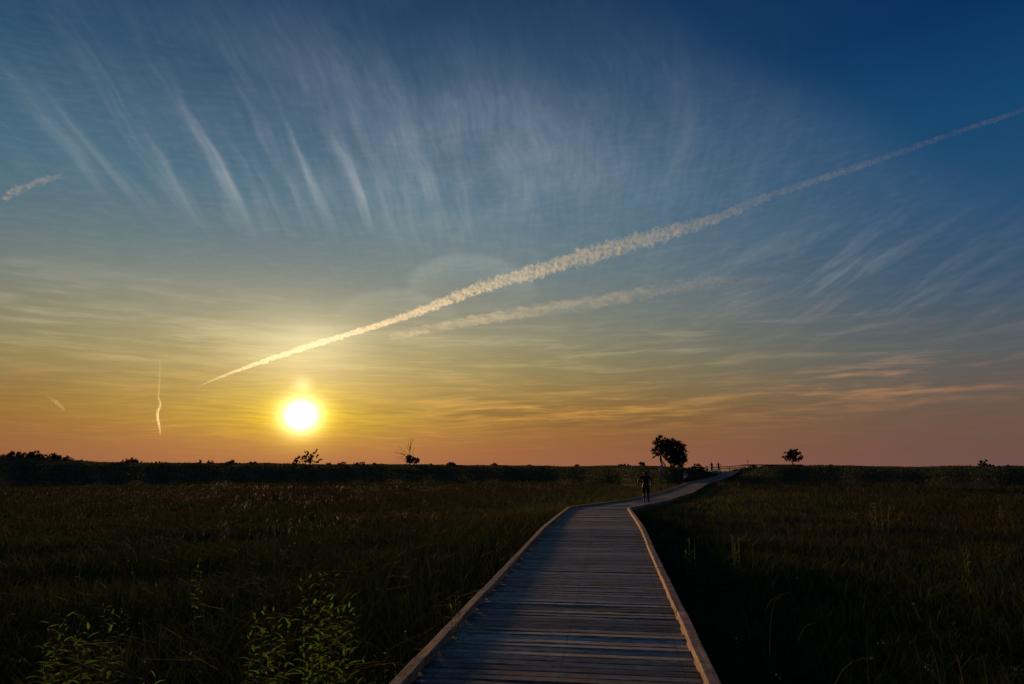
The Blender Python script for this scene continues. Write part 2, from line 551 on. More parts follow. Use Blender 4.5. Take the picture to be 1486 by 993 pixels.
def ground(x, y):
    x = np.asarray(x, float); y = np.asarray(y, float)
    r = np.hypot(x, y); a = np.degrees(np.arctan2(x, y))
    mead = -2.08 - .30 * sstep(r, 9, 45) + .10 * wavy(x, y, .35, 3) * sstep(r, 4, 14) + .14 * wavy(x, y, .09, 5) + .16 * wavy(x, y, .22, 15) * sstep(r, 12, 22) * (1 - sstep(r, 110, 130))
    rr = ridge_r(a); top = np.interp(a, SKY_AZ, SKY_H)
    top = top + .10 * wavy(x, y, .30, 8)
    front = sstep(r, rr - 50 + 4 * np.sin(a * .9) + 3 * np.sin(a * 2.3 + 1), rr - 1)
    back = 1 - sstep(r, rr + 5, rr + 40)
    fwd = sstep(-np.abs(a), -100, -75)
    h = mead + (top - mead) * front * back * fwd
    # the shore behind the ridge falls below the sea
    h = h - 5. * sstep(r, rr + 30, rr + 70) * fwd
    d, dh = cl_dist(x, y)
    d = d.reshape(x.shape); dh = dh.reshape(x.shape) - CZ
    wgt = 1 - sstep(d, 1.3, 5.5)
    h = h * (1 - wgt) + (dh - .38) * wgt
    return h + CZ


def gz(x, y):
    return float(ground(np.array([x]), np.array([y]))[0])


rad = np.concatenate(([0.], np.geomspace(1.5, 60, 70), np.linspace(61.5, 235, 110), np.geomspace(245, 3000, 24)))
ang = np.radians(np.concatenate((np.linspace(-180, -62, 40, endpoint=False), np.linspace(-62, 62, 330, endpoint=False), np.linspace(62, 180, 40, endpoint=False))))
AA, RR = np.meshgrid(ang, rad[1:])
gx = RR * np.sin(AA); gy = RR * np.cos(AA)
V = np.concatenate(([[0, 0, gz(0, 0)]], np.stack([gx, gy, ground(gx, gy)], -1).reshape(-1, 3)))
na, nr = len(ang), len(rad) - 1
i, j = np.meshgrid(np.arange(nr - 1), np.arange(na), indexing='ij')
q = np.stack([1 + i * na + j, 1 + (i + 1) * na + j, 1 + (i + 1) * na + (j + 1) % na, 1 + i * na + (j + 1) % na], -1).reshape(-1, 4)[:, ::-1]
jj = np.arange(na)
tri = np.stack([np.zeros(na, int), 1 + (jj + 1) % na, 1 + jj], -1)[:, ::-1][:, ::-1]
me = np_mesh('ground', V, np.concatenate((q.ravel(), tri.ravel())), [4] * len(q) + [3] * len(tri), M_GROUND, smooth=True)
bmx = bmesh.new(); bmx.from_mesh(me); bmesh.ops.recalc_face_normals(bmx, faces=bmx.faces[:])
if bmx.faces[0].normal.z < 0:
    bmesh.ops.reverse_faces(bmx, faces=bmx.faces[:])
bmx.to_mesh(me); bmx.free()
tag(mesh_obj('ground', me), kind='structure')

me = bpy.data.meshes.new('sea')
SR = 60000; sa = [R(a) for a in np.linspace(-88, 88, 45)]
sv = [(170 * math.sin(a), 170 * math.cos(a), CZ - 5.2) for a in sa] + [(SR * math.sin(a), SR * math.cos(a), CZ - 5.2) for a in sa]
nn = len(sa)
me.from_pydata(sv, [], [(i, i + nn, i + nn + 1, i + 1) for i in range(nn - 1)])
me.materials.append(M_SEA)
for p in me.polygons:
    if p.normal.z < 0: p.flip()
tag(mesh_obj('sea', me), kind='structure')

# ------------------------------------------------------------------ boardwalk
walk = empty('boardwalk', (CL[1][0], CL[1][1], CL[1][2] - .4))
tag(walk, 'long grey plank boardwalk with low timber kerb rails winding through the meadow', 'boardwalk')
walk_inv = Matrix.Translation(walk.location).inverted()
PITCH, PW, PT = .146, .128, .038
LP = W_DECK - .02
A_CORN = [s for s in ()]


def plank_mesh(seed, c4=None):
    """a board; local x along its length. c4 = (near left, near right, far right, far left) offsets, else a straight board"""
    r = random.Random(seed)
    n = 5
    xs = [-.5 + k / (n - 1) for k in range(n)]
    bm = bmesh.new(); prof = []; cup = r.uniform(-.004, .004)
    for x in xs:
        ex = x * LP + (r.uniform(-.018, .018) if abs(x) == .5 else 0)
        if c4 is None:
            y0 = -PW / 2 + r.uniform(-.002, .002); y1 = PW / 2 + r.uniform(-.002, .002)
        else:
            y0 = c4[0] + (c4[1] - c4[0]) * (x + .5); y1 = c4[3] + (c4[2] - c4[3]) * (x + .5)
        zt = r.uniform(-.003, .003)
        b_ = .009
        prof.append([bm.verts.new(p) for p in ((ex, y0, -PT), (ex, y0, zt - b_ + cup), (ex, y0 + b_, zt + cup), (ex, y1 - b_, zt - cup), (ex, y1, zt - b_ - cup), (ex, y1, -PT))])
    for a, b2 in zip(prof, prof[1:]):
        for k in range(6):
            bm.faces.new((a[k], b2[k], b2[(k + 1) % 6], a[(k + 1) % 6]))
    bm.faces.new(prof[0]); bm.faces.new(prof[-1][::-1])
    bmesh.ops.recalc_face_normals(bm, faces=bm.faces[:])
    me = bpy.data.meshes.new('plank'); bm.to_mesh(me); bm.free()
    me.materials.append(M_PLANK)
    return me


VAR = [plank_mesh(s) for s in range(14)]
S0 = float(np.interp(4.2, DC[:, 1], ARC))          # first board, just outside the frame
S1 = ARC[-1]
nplank = int((S1 - S0) / PITCH)
far_v, far_f = [], []
for k in range(-36, nplank):
    s = S0 + k * PITCH
    p, tg, sd_ = cl_frame(s)
    _, t0, _ = cl_frame(s - PITCH); _, t2, _ = cl_frame(s + PITCH)
    bend = (math.atan2(t2[0], t2[1]) - math.atan2(t0[0], t0[1])) / 2
    hd = math.atan2(tg[0], tg[1])
    lift = random.uniform(-.003, .003)
    if 0 <= k < 299:
        if abs(bend) > .0015:
            dyl = PITCH / 2 + math.tan(bend / 2) * LP / 2; dyr = PITCH / 2 - math.tan(bend / 2) * LP / 2
            gap = .004
            c4 = (-dyl + gap, -dyr + gap, dyr - gap, dyl - gap)
            me = plank_mesh(100 + k, c4)
        else:
            me = VAR[random.randrange(len(VAR))]
        o = mesh_obj('plank', me, walk)
        o.location = Vector(p) - walk.location + Vector((0, 0, lift))
        o.rotation_euler = (math.asin(tg[2]), random.uniform(-.0015, .0015), -hd + random.uniform(-.0012, .0012))
    else:
        L, Rr = p - sd_ * LP / 2, p + sd_ * LP / 2
        h2 = tg * PW / 2; b0 = len(far_v)
        for z_ in (lift, -PT):
            for q_ in (L - h2, Rr - h2, Rr + h2, L + h2):
                far_v.append((q_[0], q_[1], q_[2] + z_))
        far_f += [(b0, b0 + 1, b0 + 2, b0 + 3), (b0 + 4, b0 + 7, b0 + 6, b0 + 5), (b0, b0 + 4, b0 + 5, b0 + 1), (b0 + 2, b0 + 6, b0 + 7, b0 + 3)]
me = bpy.data.meshes.new('plank_run'); me.from_pydata(far_v, [], far_f); me.materials.append(M_PLANK)
o = mesh_obj('plank_run', me, walk); o.matrix_parent_inverse = walk_inv; o['kind'] = 'stuff'

# kerb rails on spacer blocks, one timber after another
RW, RH, BH = .108, .060, .026
SPAN = 3.05
for side in (-1, 1):
    s = S0 + (0.4 if side > 0 else 1.3) - 2 * SPAN * .9
    while s < S1 - .5:
        e = min(s + SPAN, S1)
        steps = max(2, int((e - s) / .5) + 1)
        mb = bmesh.new(); rings = []
        r = random.Random(int(s * 100) + side)
        jog = r.uniform(-.012, .012); jog2 = r.uniform(-.012, .012); tw = r.uniform(-.006, .006)
        off0 = side * (W_DECK / 2 - RW / 2)
        p0, t0, sd0 = cl_frame((s + e) / 2)
        mid = Vector(p0)
        hd = math.atan2(t0[0], t0[1]); inv = (Matrix.Translation(mid) @ Matrix.Rotation(-hd, 4, 'Z')).inverted()
        for q_ in np.linspace(s + .004, e - .004, steps):
            p, tg, sd_ = cl_frame(q_)
            f_ = (q_ - s) / (e - s); o_ = off0 + jog * (1 - f_) + jog2 * f_ + r.uniform(-.002, .002)
            zz = r.uniform(-.003, .003); bv = .012
            ring = []
            for (a_, z_) in ((-RW / 2, BH), (-RW / 2, BH + RH - bv), (-RW / 2 + bv, BH + RH), (RW / 2 - bv, BH + RH), (RW / 2, BH + RH - bv), (RW / 2, BH)):
                v = p + sd_ * (o_ + a_)
                ring.append(mb.verts.new(inv @ Vector((v[0], v[1], v[2] + z_ + zz + (tw * a_ / RW if z_ > BH else 0)))))
            rings.append(ring)
        for a, b2 in zip(rings, rings[1:]):
            for k in range(6): mb.faces.new((a[k], b2[k], b2[(k + 1) % 6], a[(k + 1) % 6]))
        mb.faces.new(rings[0]); mb.faces.new(rings[-1][::-1])
        bmesh.ops.recalc_face_normals(mb, faces=mb.faces[:])
        me = bpy.data.meshes.new('kerb_rail'); mb.to_mesh(me); mb.free(); me.materials.append(M_RAIL)
        o = mesh_obj('kerb_rail', me, walk)
        o.location = mid - walk.location; o.rotation_euler = (0, 0, -hd)
        s = e
BLK = MB().box(.10, .30, BH - .004, Matrix.Translation((0, 0, BH / 2)), .006)
blk = None
for side in (-1, 1):
    s = S0 + .35
    while s < min(S1 - .5, S0 + 62):
        p, tg, sd_ = cl_frame(s)
        if blk is None:
            blk = BLK.build('spacer_block', M_RAIL, walk); o = blk
        else:
            o = blk.copy(); COL.objects.link(o); o.parent = walk
        o.location = Vector(p + sd_ * side * (W_DECK / 2 - RW / 2)) - walk.location
        o.rotation_euler = (math.asin(tg[2]), 0, -math.atan2(tg[0], tg[1]) + random.uniform(-.03, .03))
        s += .61 + random.uniform(-.03, .03)
# joists and short piles under the deck
for side in (-.42, 0, .42):
    s = S0
    while s < S1 - .5:
        e = min(s + 4., S1 - .3)
        a = cl_at(s); b_ = cl_at(e); n1 = cl_frame(s)[2]; n2 = cl_frame(e)[2]
        pa = Vector(a + n1 * side * W_DECK) - walk.location; pb = Vector(b_ + n2 * side * W_DECK) - walk.location
        dz_ = Vector((0, 0, -PT - .10))
        MB().beam(pa + dz_, pb + dz_, .06, .17).build('joist', M_POST, walk)
        MB().box(.12, .12, .8, Matrix.Translation(pa + Vector((.0, 0, -.65)))).build('pile', M_POST, walk)
        s = e

# ------------------------------------------------------------------ contrails high above
ALT = 2500.
F24 = 1486 * 24 / 36
PIT = R(10.38)


def ray(px, py):
    """direction of a sighting, used only to survey real positions"""
    x = (px - 743) / F24; u = -(py - 496.5) / F24
    v = np.array([x, math.cos(PIT) - u * math.sin(PIT), math.sin(PIT) + u * math.cos(PIT)])
    return v / np.linalg.norm(v)


def contrail_material(name, stops, x0, x1, sigma, puff, thr, stretch=1., calm=False):
    """thin ice vapour that scatters the light forward; stops: density along the trail"""
    m, t, b = material(name)
    m.node_tree.nodes.remove(b)
    ob = t.node('ShaderNodeTexCoord').outputs['Object']
    x, y, z = t.sep(ob)
    k = t.div(t.sub(x, x0), x1 - x0)
    r_ = t.sep(t.ramp(k, [(p, (v, v, v)) for p, v in stops]))[0]
    ob = t.xyz(t.mul(x, stretch), y, z)
    n1 = t.noise(ob, puff, 4., .62)
    n2 = t.noise(ob, puff * .22, 3., .6)
    pf = t.smooth(n1, *thr)
    if calm:                                 # smooth vapour at both ends of the trail
        cf = t.m('MAXIMUM', t.smooth(k, .66, .42), t.smooth(k, .84, .93))
        pf = t.add(t.mul(pf, t.sub(1., cf)), t.mul(cf, t.smooth(n1, .1, .8, .25, .75)))
    dn = t.mul(t.mul(t.mul(pf, t.smooth(n2, .25, .68, .35, 1.5)), r_), sigma)
    pv = t.node('ShaderNodeVolumePrincipled')
    pv.inputs['Color'].default_value = (.76, .93, 1., 1)
    pv.inputs['Anisotropy'].default_value = .68
    t.put(pv.inputs['Density'], dn)
    t.l.new(pv.outputs[0], m.node_tree.nodes['Material Output'].inputs['Volume'])
    return m


def contrail(pts, label, dens=.6, puff=2., lump=.12, seg=24, step=3., thr=(.38, .66), alt=ALT, seed=1, squash=1., thick=.92, stretch=1., calm=False):
    """pts: (px, py, width px, density 0..1) sightings -> a tube of vapour at altitude"""
    P = np.array(pts, float); P[:, 2] *= thick
    L = np.concatenate(([0], np.cumsum(np.hypot(*np.diff(P[:, :2], axis=0).T))))
    n = int(L[-1] / step)
    s = np.linspace(0, L[-1], n)
    # smooth interpolation (Catmull-like through np.interp then box filter)
    Q = np.stack([np.interp(s, L, P[:, i]) for i in range(4)], 1)
    kk = max(3, int((24 if step > 2 else 9) / step) | 1)
    pad = np.concatenate([Q[:1] + (Q[:1] - Q[kk // 2:0:-1]), Q, Q[-1:] + (Q[-1:] - Q[-2:-kk // 2 - 1:-1])])
    Q = np.stack([np.convolve(pad[:, i], np.ones(kk) / kk, 'valid')[:n] for i in range(4)], 1)
    r = np.random.default_rng(seed)
    D = np.array([ray(a, b_) for a, b_ in Q[:, :2]])
    C = D * (alt / D[:, 2])[:, None] + np.array([0, 0, CZ])
    rad_ = np.maximum(Q[:, 2], .6) / 2 / F24 * (alt / D[:, 2])
    T = np.gradient(C, axis=0); T /= np.linalg.norm(T, axis=1)[:, None]
    U = np.cross(T, [0, 0, 1.]); U /= np.linalg.norm(U, axis=1)[:, None]
    Z = np.cross(U, T)
    th = np.linspace(0, 2 * math.pi, seg, endpoint=False)
    lumps = 1 + lump * r.normal(size=(n, seg))
    lumps = (lumps + np.roll(lumps, 1, 1) + np.roll(lumps, -1, 1)) / 3
    VV = C[:, None] + rad_[:, None, None] * lumps[..., None] * (U[:, None] * np.cos(th)[None, :, None] + squash * Z[:, None] * np.sin(th)[None, :, None])
    org = C[n // 2]
    VV = (VV - org).reshape(-1, 3)
    i, j = np.meshgrid(np.arange(n - 1), np.arange(seg), indexing='ij')
    fc = np.stack([i * seg + j, (i + 1) * seg + j, (i + 1) * seg + (j + 1) % seg, i * seg + (j + 1) % seg], -1).reshape(-1)
    xs = C[:, 0] - org[0]; lo, hi = xs.min(), xs.max()
    if hi - lo < 800:                       # a trail seen end on: one even density
        stops = [(0., 1.), (1., 1.)]
    else:
        o_ = np.argsort(xs)
        kk_ = np.linspace(0, 1, 24); stops = [(float(a), float(b)) for a, b in zip(kk_, np.interp(kk_, (xs[o_] - lo) / (hi - lo), Q[o_, 3]))]
    me = np_mesh('contrail', VV, fc, [4] * ((n - 1) * seg), contrail_material('vapour', stops, lo, hi, dens, puff, thr, stretch, calm), True)
    o = mesh_obj('contrail', me, None, org)
    tag(o, label, 'contrail', 'contrails in the sky')
    return o


contrail([(284, 563, 1.2, .08), (310, 551, 3, .18), (350, 536, 5, .32), (400, 518, 8, .42), (440, 505, 10, .55), (500, 487, 9, .75), (560, 469, 10, 1), (620, 448, 14, 1), (680, 424, 19, 1),
          (740, 405, 22, 1), (800, 387, 26, 1), (860, 370, 28, 1), (920, 351, 27, .95), (980, 336, 24, .85), (1040, 317, 16, .8), (1100, 291, 13, .75), (1160, 270, 11, .70), (1240, 244, 10, .62),
          (1320, 216, 9, .62), (1400, 188, 8, .66), (1486, 160, 7, .66), (1600, 124, 7, .6)],
         'long bright puffy contrail slanting up across the whole sky from above the sun', dens=.0100, puff=.022, lump=.45, thr=(.43, .72), seed=2, thick=.80, calm=True)
contrail([(232, 524, 1.6, 1.), (232, 545, 1.8, 1.), (231, 565, 1.9, 1), (229.5, 578, 2.4, 1), (234, 587, 3, .9), (228.5, 597, 3.6, .8), (228.5, 607, 4, .8), (231, 617, 3, .6), (233, 632, 1.2, .3)],
         'short thin upright contrail left of the sun', dens=.00034, puff=.01, step=1.5, thr=(.05, .7), seed=3)
contrail([(0, 292, 9, .8), (25, 277, 11, 1), (50, 267, 10, .9), (75, 259, 9, .6), (100, 252, 7, .3)],
         'short ragged white cloud streak at the upper left edge of the sky', dens=.0034, puff=.018, thr=(.44, .72), lump=.4, seed=4, stretch=.6)
contrail([(66, 574, 2, .5), (80, 582, 5, .8), (95, 597, 3, .5)],
         'tiny faint wisp of trail low in the sky above the left hill', dens=.00022, puff=.006, step=2., thr=(.05, .75), seed=5)
contrail([(560, 490, 10, .3), (620, 478, 14, .7), (680, 467, 16, .9), (740, 457, 18, 1), (800, 447, 20, 1), (860, 439, 20, 1), (920, 428, 20, .8), (980, 416, 20, .8), (1040, 409, 18, .7), (1110, 404, 14, .5), (1180, 400, 10, .2)],
         'wide faded old trail spread out below the bright contrail', dens=.0027, puff=.012, thr=(.36, .80), stretch=.28, lump=.3, seed=6)


# ------------------------------------------------------------------ foliage helpers
def leaf_quads(P, size, r, tilt=.6, ratio=.5, ups=None):
    """one bent leaf (two triangles) at each point; returns verts, tris"""
    n = len(P)
    d = r.normal(size=(n, 3)); d[:, 2] *= tilt
    d /= np.linalg.norm(d, axis=1)[:, None]
    e = r.normal(size=(n, 3)); e -= d * (e * d).sum(1)[:, None]; e /= np.linalg.norm(e, axis=1)[:, None]
    sz = size * r.uniform(.6, 1.35, n)
    a = P - d * sz[:, None] * .5; b_ = P + d * sz[:, None] * .5
    m1 = P + e * (sz * ratio * .5)[:, None]; m2 = P - e * (sz * ratio * .5)[:, None]
    Vv = np.stack([a, m1, b_, m2], 1).reshape(-1, 3)
    return Vv


def leaf_mesh(name, P, size, r, cols, tilt=.6, ratio=.5, mat=None):
    Vv = leaf_quads(P, size, r, tilt, ratio)
    n = len(P)
    fc = (np.arange(n)[:, None] * 4 + np.arange(4)[None]).ravel()
    c0 = np.array(cols[0]); c1 = np.array(cols[1])
    f_ = r.uniform(0, 1, n)[:, None] ** 1.3
    cc = c0 + (c1 - c0) * f_
    cc = np.concatenate([cc, np.ones((n, 1))], 1)
    return np_mesh(name, Vv, fc, [4] * n, mat or M_LEAF, False, np.repeat(cc, 4, 0))


def lobe_points(lobes, n, r, shell=.55):
    """points spread through ellipsoid lobes, gathered in small clumps so that gaps stay open"""
    vol = np.array([l[3] * l[4] * l[5] for l in lobes]); cnt = r.multinomial(n, vol / vol.sum())
    out = []
    for (x, y, z, a, b_, c_), k in zip(lobes, cnt):
        nc = max(4, k // 22)
        u = r.normal(size=(nc, 3)); u /= np.linalg.norm(u, axis=1)[:, None]
        u *= (r.uniform(shell ** 3, 1.08, nc) ** (1 / 3))[:, None]
        cc = u * [a, b_, c_] + [x, y, z]
        idx = r.integers(0, nc, k)
        out.append(cc[idx] + r.normal(size=(k, 3)) * min(a, b_, c_) * .14)
    return np.concatenate(out)


DARKGREEN = ((.012, .018, .006), (.05, .06, .02))


def branch(p, q, r0, r1, rr, n=5, wob=.06):
    p, q = Vector(p), Vector(q); L = (q - p).length
    pts = [p.lerp(q, k / n) + Vector((rr.uniform(-1, 1), rr.uniform(-1, 1), rr.uniform(-1, 1))) * (wob * L if 0 < k < n else 0) for k in range(n + 1)]
    return pts, [r0 + (r1 - r0) * k / n for k in range(n + 1)]


def place(px, dist):
    """ground point on a bearing at a distance"""
    v = ray(px, 676); h = math.hypot(v[0], v[1])
    x, y = v[0] / h * dist, v[1] / h * dist
    return x, y, gz(x, y)


def tree(name, loc, label, lobes, nleaf, leaf, limbs, seed, trunk_r=.12, cols=DARKGREEN, cat='tree', group=None, shell=.45, scale=1.):
    """limbs: list of polylines ((x,y,z), (x,y,z), r0, r1); the first is the trunk"""
    r = np.random.default_rng(seed); rr = random.Random(seed)
    root = empty(name, loc); tag(root, label, cat, group); root.scale = (scale,) * 3
    for k, (p, q, r0, r1) in enumerate(limbs):
        mb = MB(); mb.tube(*branch(p, q, r0, r1, rr), 7)
        mb.build('trunk' if k == 0 else 'limb', M_BARK, root, True)
    if lobes:
        P = lobe_points(lobes, nleaf, r, shell)
        mesh_obj('crown', leaf_mesh('crown', P, leaf, r, cols), root)['kind'] = 'stuff'
    return root


# main tree on the ridge: two trunks to the left carry a loose crown, a dense one stands to the right
x0, y0, z0 = place(970, 126)
s = 126 / F24        # metres a photo pixel
lob = [(-1.5, 0, 4.4, .9, .9, .75), (-1.7, .2, 3.2, 1.0, 1., .75), (-.7, 0, 3.1, .8, .8, .6), (-1.2, -.2, 5.2, .75, .8, .5), (-.5, .1, 4.5, .8, .9, .8), (.6, 0, 3.9, 1.3, 1.3, 1.2),
       (1.5, .2, 3.4, 1.4, 1.3, 1.3), (1.7, -.2, 2.1, 1.4, 1.3, 1.0), (.7, .3, 2.3, 1.2, 1.2, 1.1), (2.0, 0, 2.7, 1.0, 1., .9), (1.4, 0, 1.0, 1.0, .9, .8), (2.0, .1, 1.5, .6, .7, .5), (-.2, 0, 5.0, .6, .6, .45), (-.5, 0, 3.7, .9, .9, .6), (-1.1, 0, 4.2, .9, .9, .6), (0, 0, 3.0, .7, .8, .7), (-2.3, 0, 2.5, .5, .6, .4)]
tree('broadleaf_tree', (x0, y0, z0 - .5), 'tallest leafy tree on the ridge, beside the walking man', lob, 14500, .26,
     [((-.9, 0, -.2), (-1.4, 0, 2.9), .16, .09), ((-.2, 0, -.2), (-1.1, .1, 2.2), .13, .08), ((-1.1, .1, 2.2), (-.5, 0, 4.4), .08, .04), ((-1.4, 0, 2.8), (-2., .1, 4.4), .08, .03),
      ((.9, 0, -.2), (1., 0, 2.6), .2, .12), ((1., 0, 1.8), (1.9, .1, 3.4), .1, .04), ((-1.4, 0, 2.4), (-2.5, 0, 2.9), .06, .02)], 21, scale=1.1)
x0, y0, z0 = place(1151, 146)
lob = [(0, 0, 2.0, .9, .9, .7), (-.9, 0, 1.6, .8, .7, .45), (.9, 0, 1.7, .75, .7, .5), (.5, 0, 2.7, .45, .5, .5), (-.4, 0, 2.6, .5, .5, .4), (-1.0, 0, 2.3, .45, .5, .25), (0.2, 0, 1.2, .7, .6, .35), (1.2, 0, 2.3, .3, .4, .3), (1.2, 0, 1.1, .35, .3, .2)]
tree('broadleaf_tree', (x0, y0, z0 - .05), 'small round ragged tree standing alone on the ridge right of the boardwalk', lob, 2700, .27,
     [((0, 0, -.2), (.05, 0, 1.5), .13, .07), ((0, 0, .8), (-.9, 0, 1.8), .06, .02), ((0, 0, .9), (.8, 0, 2.0), .06, .02)], 22, scale=1.2)
x0, y0, z0 = place(446, 150)
lob = [(-1.9, 0, .9, .5, .6, .5), (-1.4, 0, 1.5, .35, .4, .3), (-.6, 0, 1.3, .5, .5, .6), (-.1, 0, 2.2, .45, .4, .4), (.6, 0, 1.6, .5, .5, .5), (1.2, 0, 2.4, .4, .4, .35), (1.5, 0, 1.7, .35, .4, .3),
       (.3, 0, .8, .7, .6, .5), (1.7, 0, .7, .5, .5, .3), (2.2, 0, 1.0, .3, .3, .35), (-.4, 0, 2.5, .25, .3, .25), (1.5, 0, 2.8, .25, .3, .2), (-2.3, 0, .6, .3, .4, .5)]
tree('open_shrub', (x0, y0, z0 - .05), 'open airy shrub with see-through twigs on the ridge below the sun', lob, 2300, .26,
     [((-.3, 0, -.2), (-.1, 0, 2.3), .07, .03), ((-.5, 0, -.1), (-1.6, 0, 1.6), .06, .02), ((.1, 0, -.1), (1.3, 0, 2.5), .06, .02), ((.3, 0, 0), (1.9, 0, .9), .05, .02), ((.8, 0, 1.4), (1.7, 0, 1.8), .03, .01)], 23, cat='shrub', shell=.2, scale=1.18)

# dead tree with bare limbs over one live clump
x0, y0, z0 = place(592, 150)
k = 150 / F24
lob = [(.4, 0, 1.3, .9, .9, .75), (1.3, 0, 1.1, .9, .8, .6), (1.8, 0, .9, .5, .6, .5), (0, 0, 1.7, .5, .5, .35), (.9, 0, .6, .5, .6, .4)]
root = tree('half_dead_tree', (x0, y0, z0 - .05), 'half dead tree with bare forked branches rising over a dense dark clump', lob, 2100, .26,
            [((.4, 0, -.2), (.2, 0, 1.4), .12, .08), ((1.2, 0, -.2), (1.3, 0, .9), .06, .04), ((.2, 0, 1.2), (.3, .1, 3.9), .075, .04), ((.2, 0, 1.2), (-1.4, 0, 2.6), .075, .04)], 24, scale=1.08)
rr = random.Random(5)
for (p, q, a, b_) in [((.3, 0, 3.0), (.65, .1, 5.4), .04, .02), ((.3, 0, 3.2), (-.15, 0, 5.2), .04, .02), ((.3, 0, 2.5), (-.6, 0, 4.3), .04, .02), ((.35, 0, 3.4), (1.0, 0, 5.6), .035, .018), ((.9, 0, 1.5), (1.1, 0, 3.9), .04, .018),
                      ((-.6, 0, 2.0), (-1.5, 0, 3.6), .04, .02), ((-1.0, 0, 2.2), (-2.6, 0, 2.6), .04, .018), ((-1.2, 0, 2.4), (-2.5, 0, 3.3), .035, .018), ((-.9, 0, 1.7), (-2.6, 0, 1.8), .035, .018),
                      ((-.2, 0, 1.5), (-2.2, 0, 1.3), .035, .018), ((.0, 0, 1.9), (-.9, 0, 3.2), .035, .018), ((-1.5, 0, 3.0), (-1.9, 0, 4.0), .025, .014), ((.5, 0, 4.2), (.2, 0, 5.6), .025, .014), ((-2.1, 0, 2.5), (-2.9, 0, 3.0), .022, .012)]:
    MB().tube(*branch(p, q, a, b_, rr, 4, .05), 5).build('limb', M_BARK, root, True)


# skyline bushes: (px, width px, height px, label)
BUSHES = [(20, 44, 7, 'low wide bush at the left end of the hilltop'), (52, 26, 9, 'highest dark bush crowning the left hill'), (72, 26, 8, 'rounded bush beside the highest bush on the left hill'),
          (92, 20, 6, 'small bush where the left hill starts to slope down'), (108, 16, 4, 'last little bush on the slope of the left hill'), (188, 28, 7, 'flat-topped dark bush alone on the ridge between the left hill and the thin contrail'),
          (232, 22, 3, 'very low bush under the thin upright contrail'), (291, 7, 5, 'tiny upright bush on the skyline left of a pair'), (306, 10, 5, 'left one of two tiny round bushes on the skyline'),
          (336, 18, 5, 'lumpy bush on the skyline left of the sun'), (365, 24, 4, 'low broad bush on the skyline near the airy shrub'), (478, 10, 4, 'tiny bush just right of the airy shrub'), (497, 12, 5, 'small bush midway between airy shrub and dead tree'),
          (523, 16, 5, 'broad small bush left of the dead tree'), (545, 10, 3, 'low tuft of leaves just left of the dead tree'), (622, 14, 3, 'low tuft just right of the half dead tree'), (656, 18, 6, 'arched bush on the skyline right of the dead tree'), (718, 16, 4, 'small bush alone on the middle skyline'),
          (768, 20, 3, 'very low bush on the skyline in the middle'), (838, 12, 4, 'little bush on the skyline left of the walking man'), (932, 9, 9, 'small pointed shrub on the skyline above the walking man'), (905, 18, 4, 'low bush left of the pointed shrub'), (1010, 26, 9, 'dark rounded bush left of the far railing'),
          (1092, 14, 5, 'small bush behind the long deck rail'), (1428, 12, 9, 'taller left half of a pair of bushes far right on the skyline'), (1438, 9, 5, 'smaller right half of a pair of bushes far right'), (1462, 6, 3, 'tiny tuft near the right end of the skyline'), (1205, 14, 3, 'low tuft right of the lone round tree')]
for n_, (px, wp, hp, lab) in enumerate(BUSHES):
    v = ray(px, 676); a_ = math.degrees(math.atan2(v[0], v[1]))
    dist_ = float(ridge_r(np.array(a_))) - 2.
    x0, y0, z0 = place(px, dist_)
    k = dist_ / F24
    wm, hm = wp * k / 2 * 1.1, hp * k * 1.1 + .3
    r_ = random.Random(n_)
    lob = []
    for q in range(4 if wp < 14 else 6):
        u = r_.uniform(-.7, .7)
        hh = hm * (1 - .45 * abs(u)) * r_.uniform(.75, 1.0)
        lob.append((u * wm, r_.uniform(-.3, .3), hh * .5, wm * r_.uniform(.28, .45), wm * .4, hh * .5))
    tree('bush', (x0, y0, z0 - .1), lab, lob, int(300 + wp * hp * 7), .24, [((0, 0, -.1), (0, 0, hm * .6), .05, .02)], 300 + n_, cat='bush', group='bushes along the skyline', shell=.3)

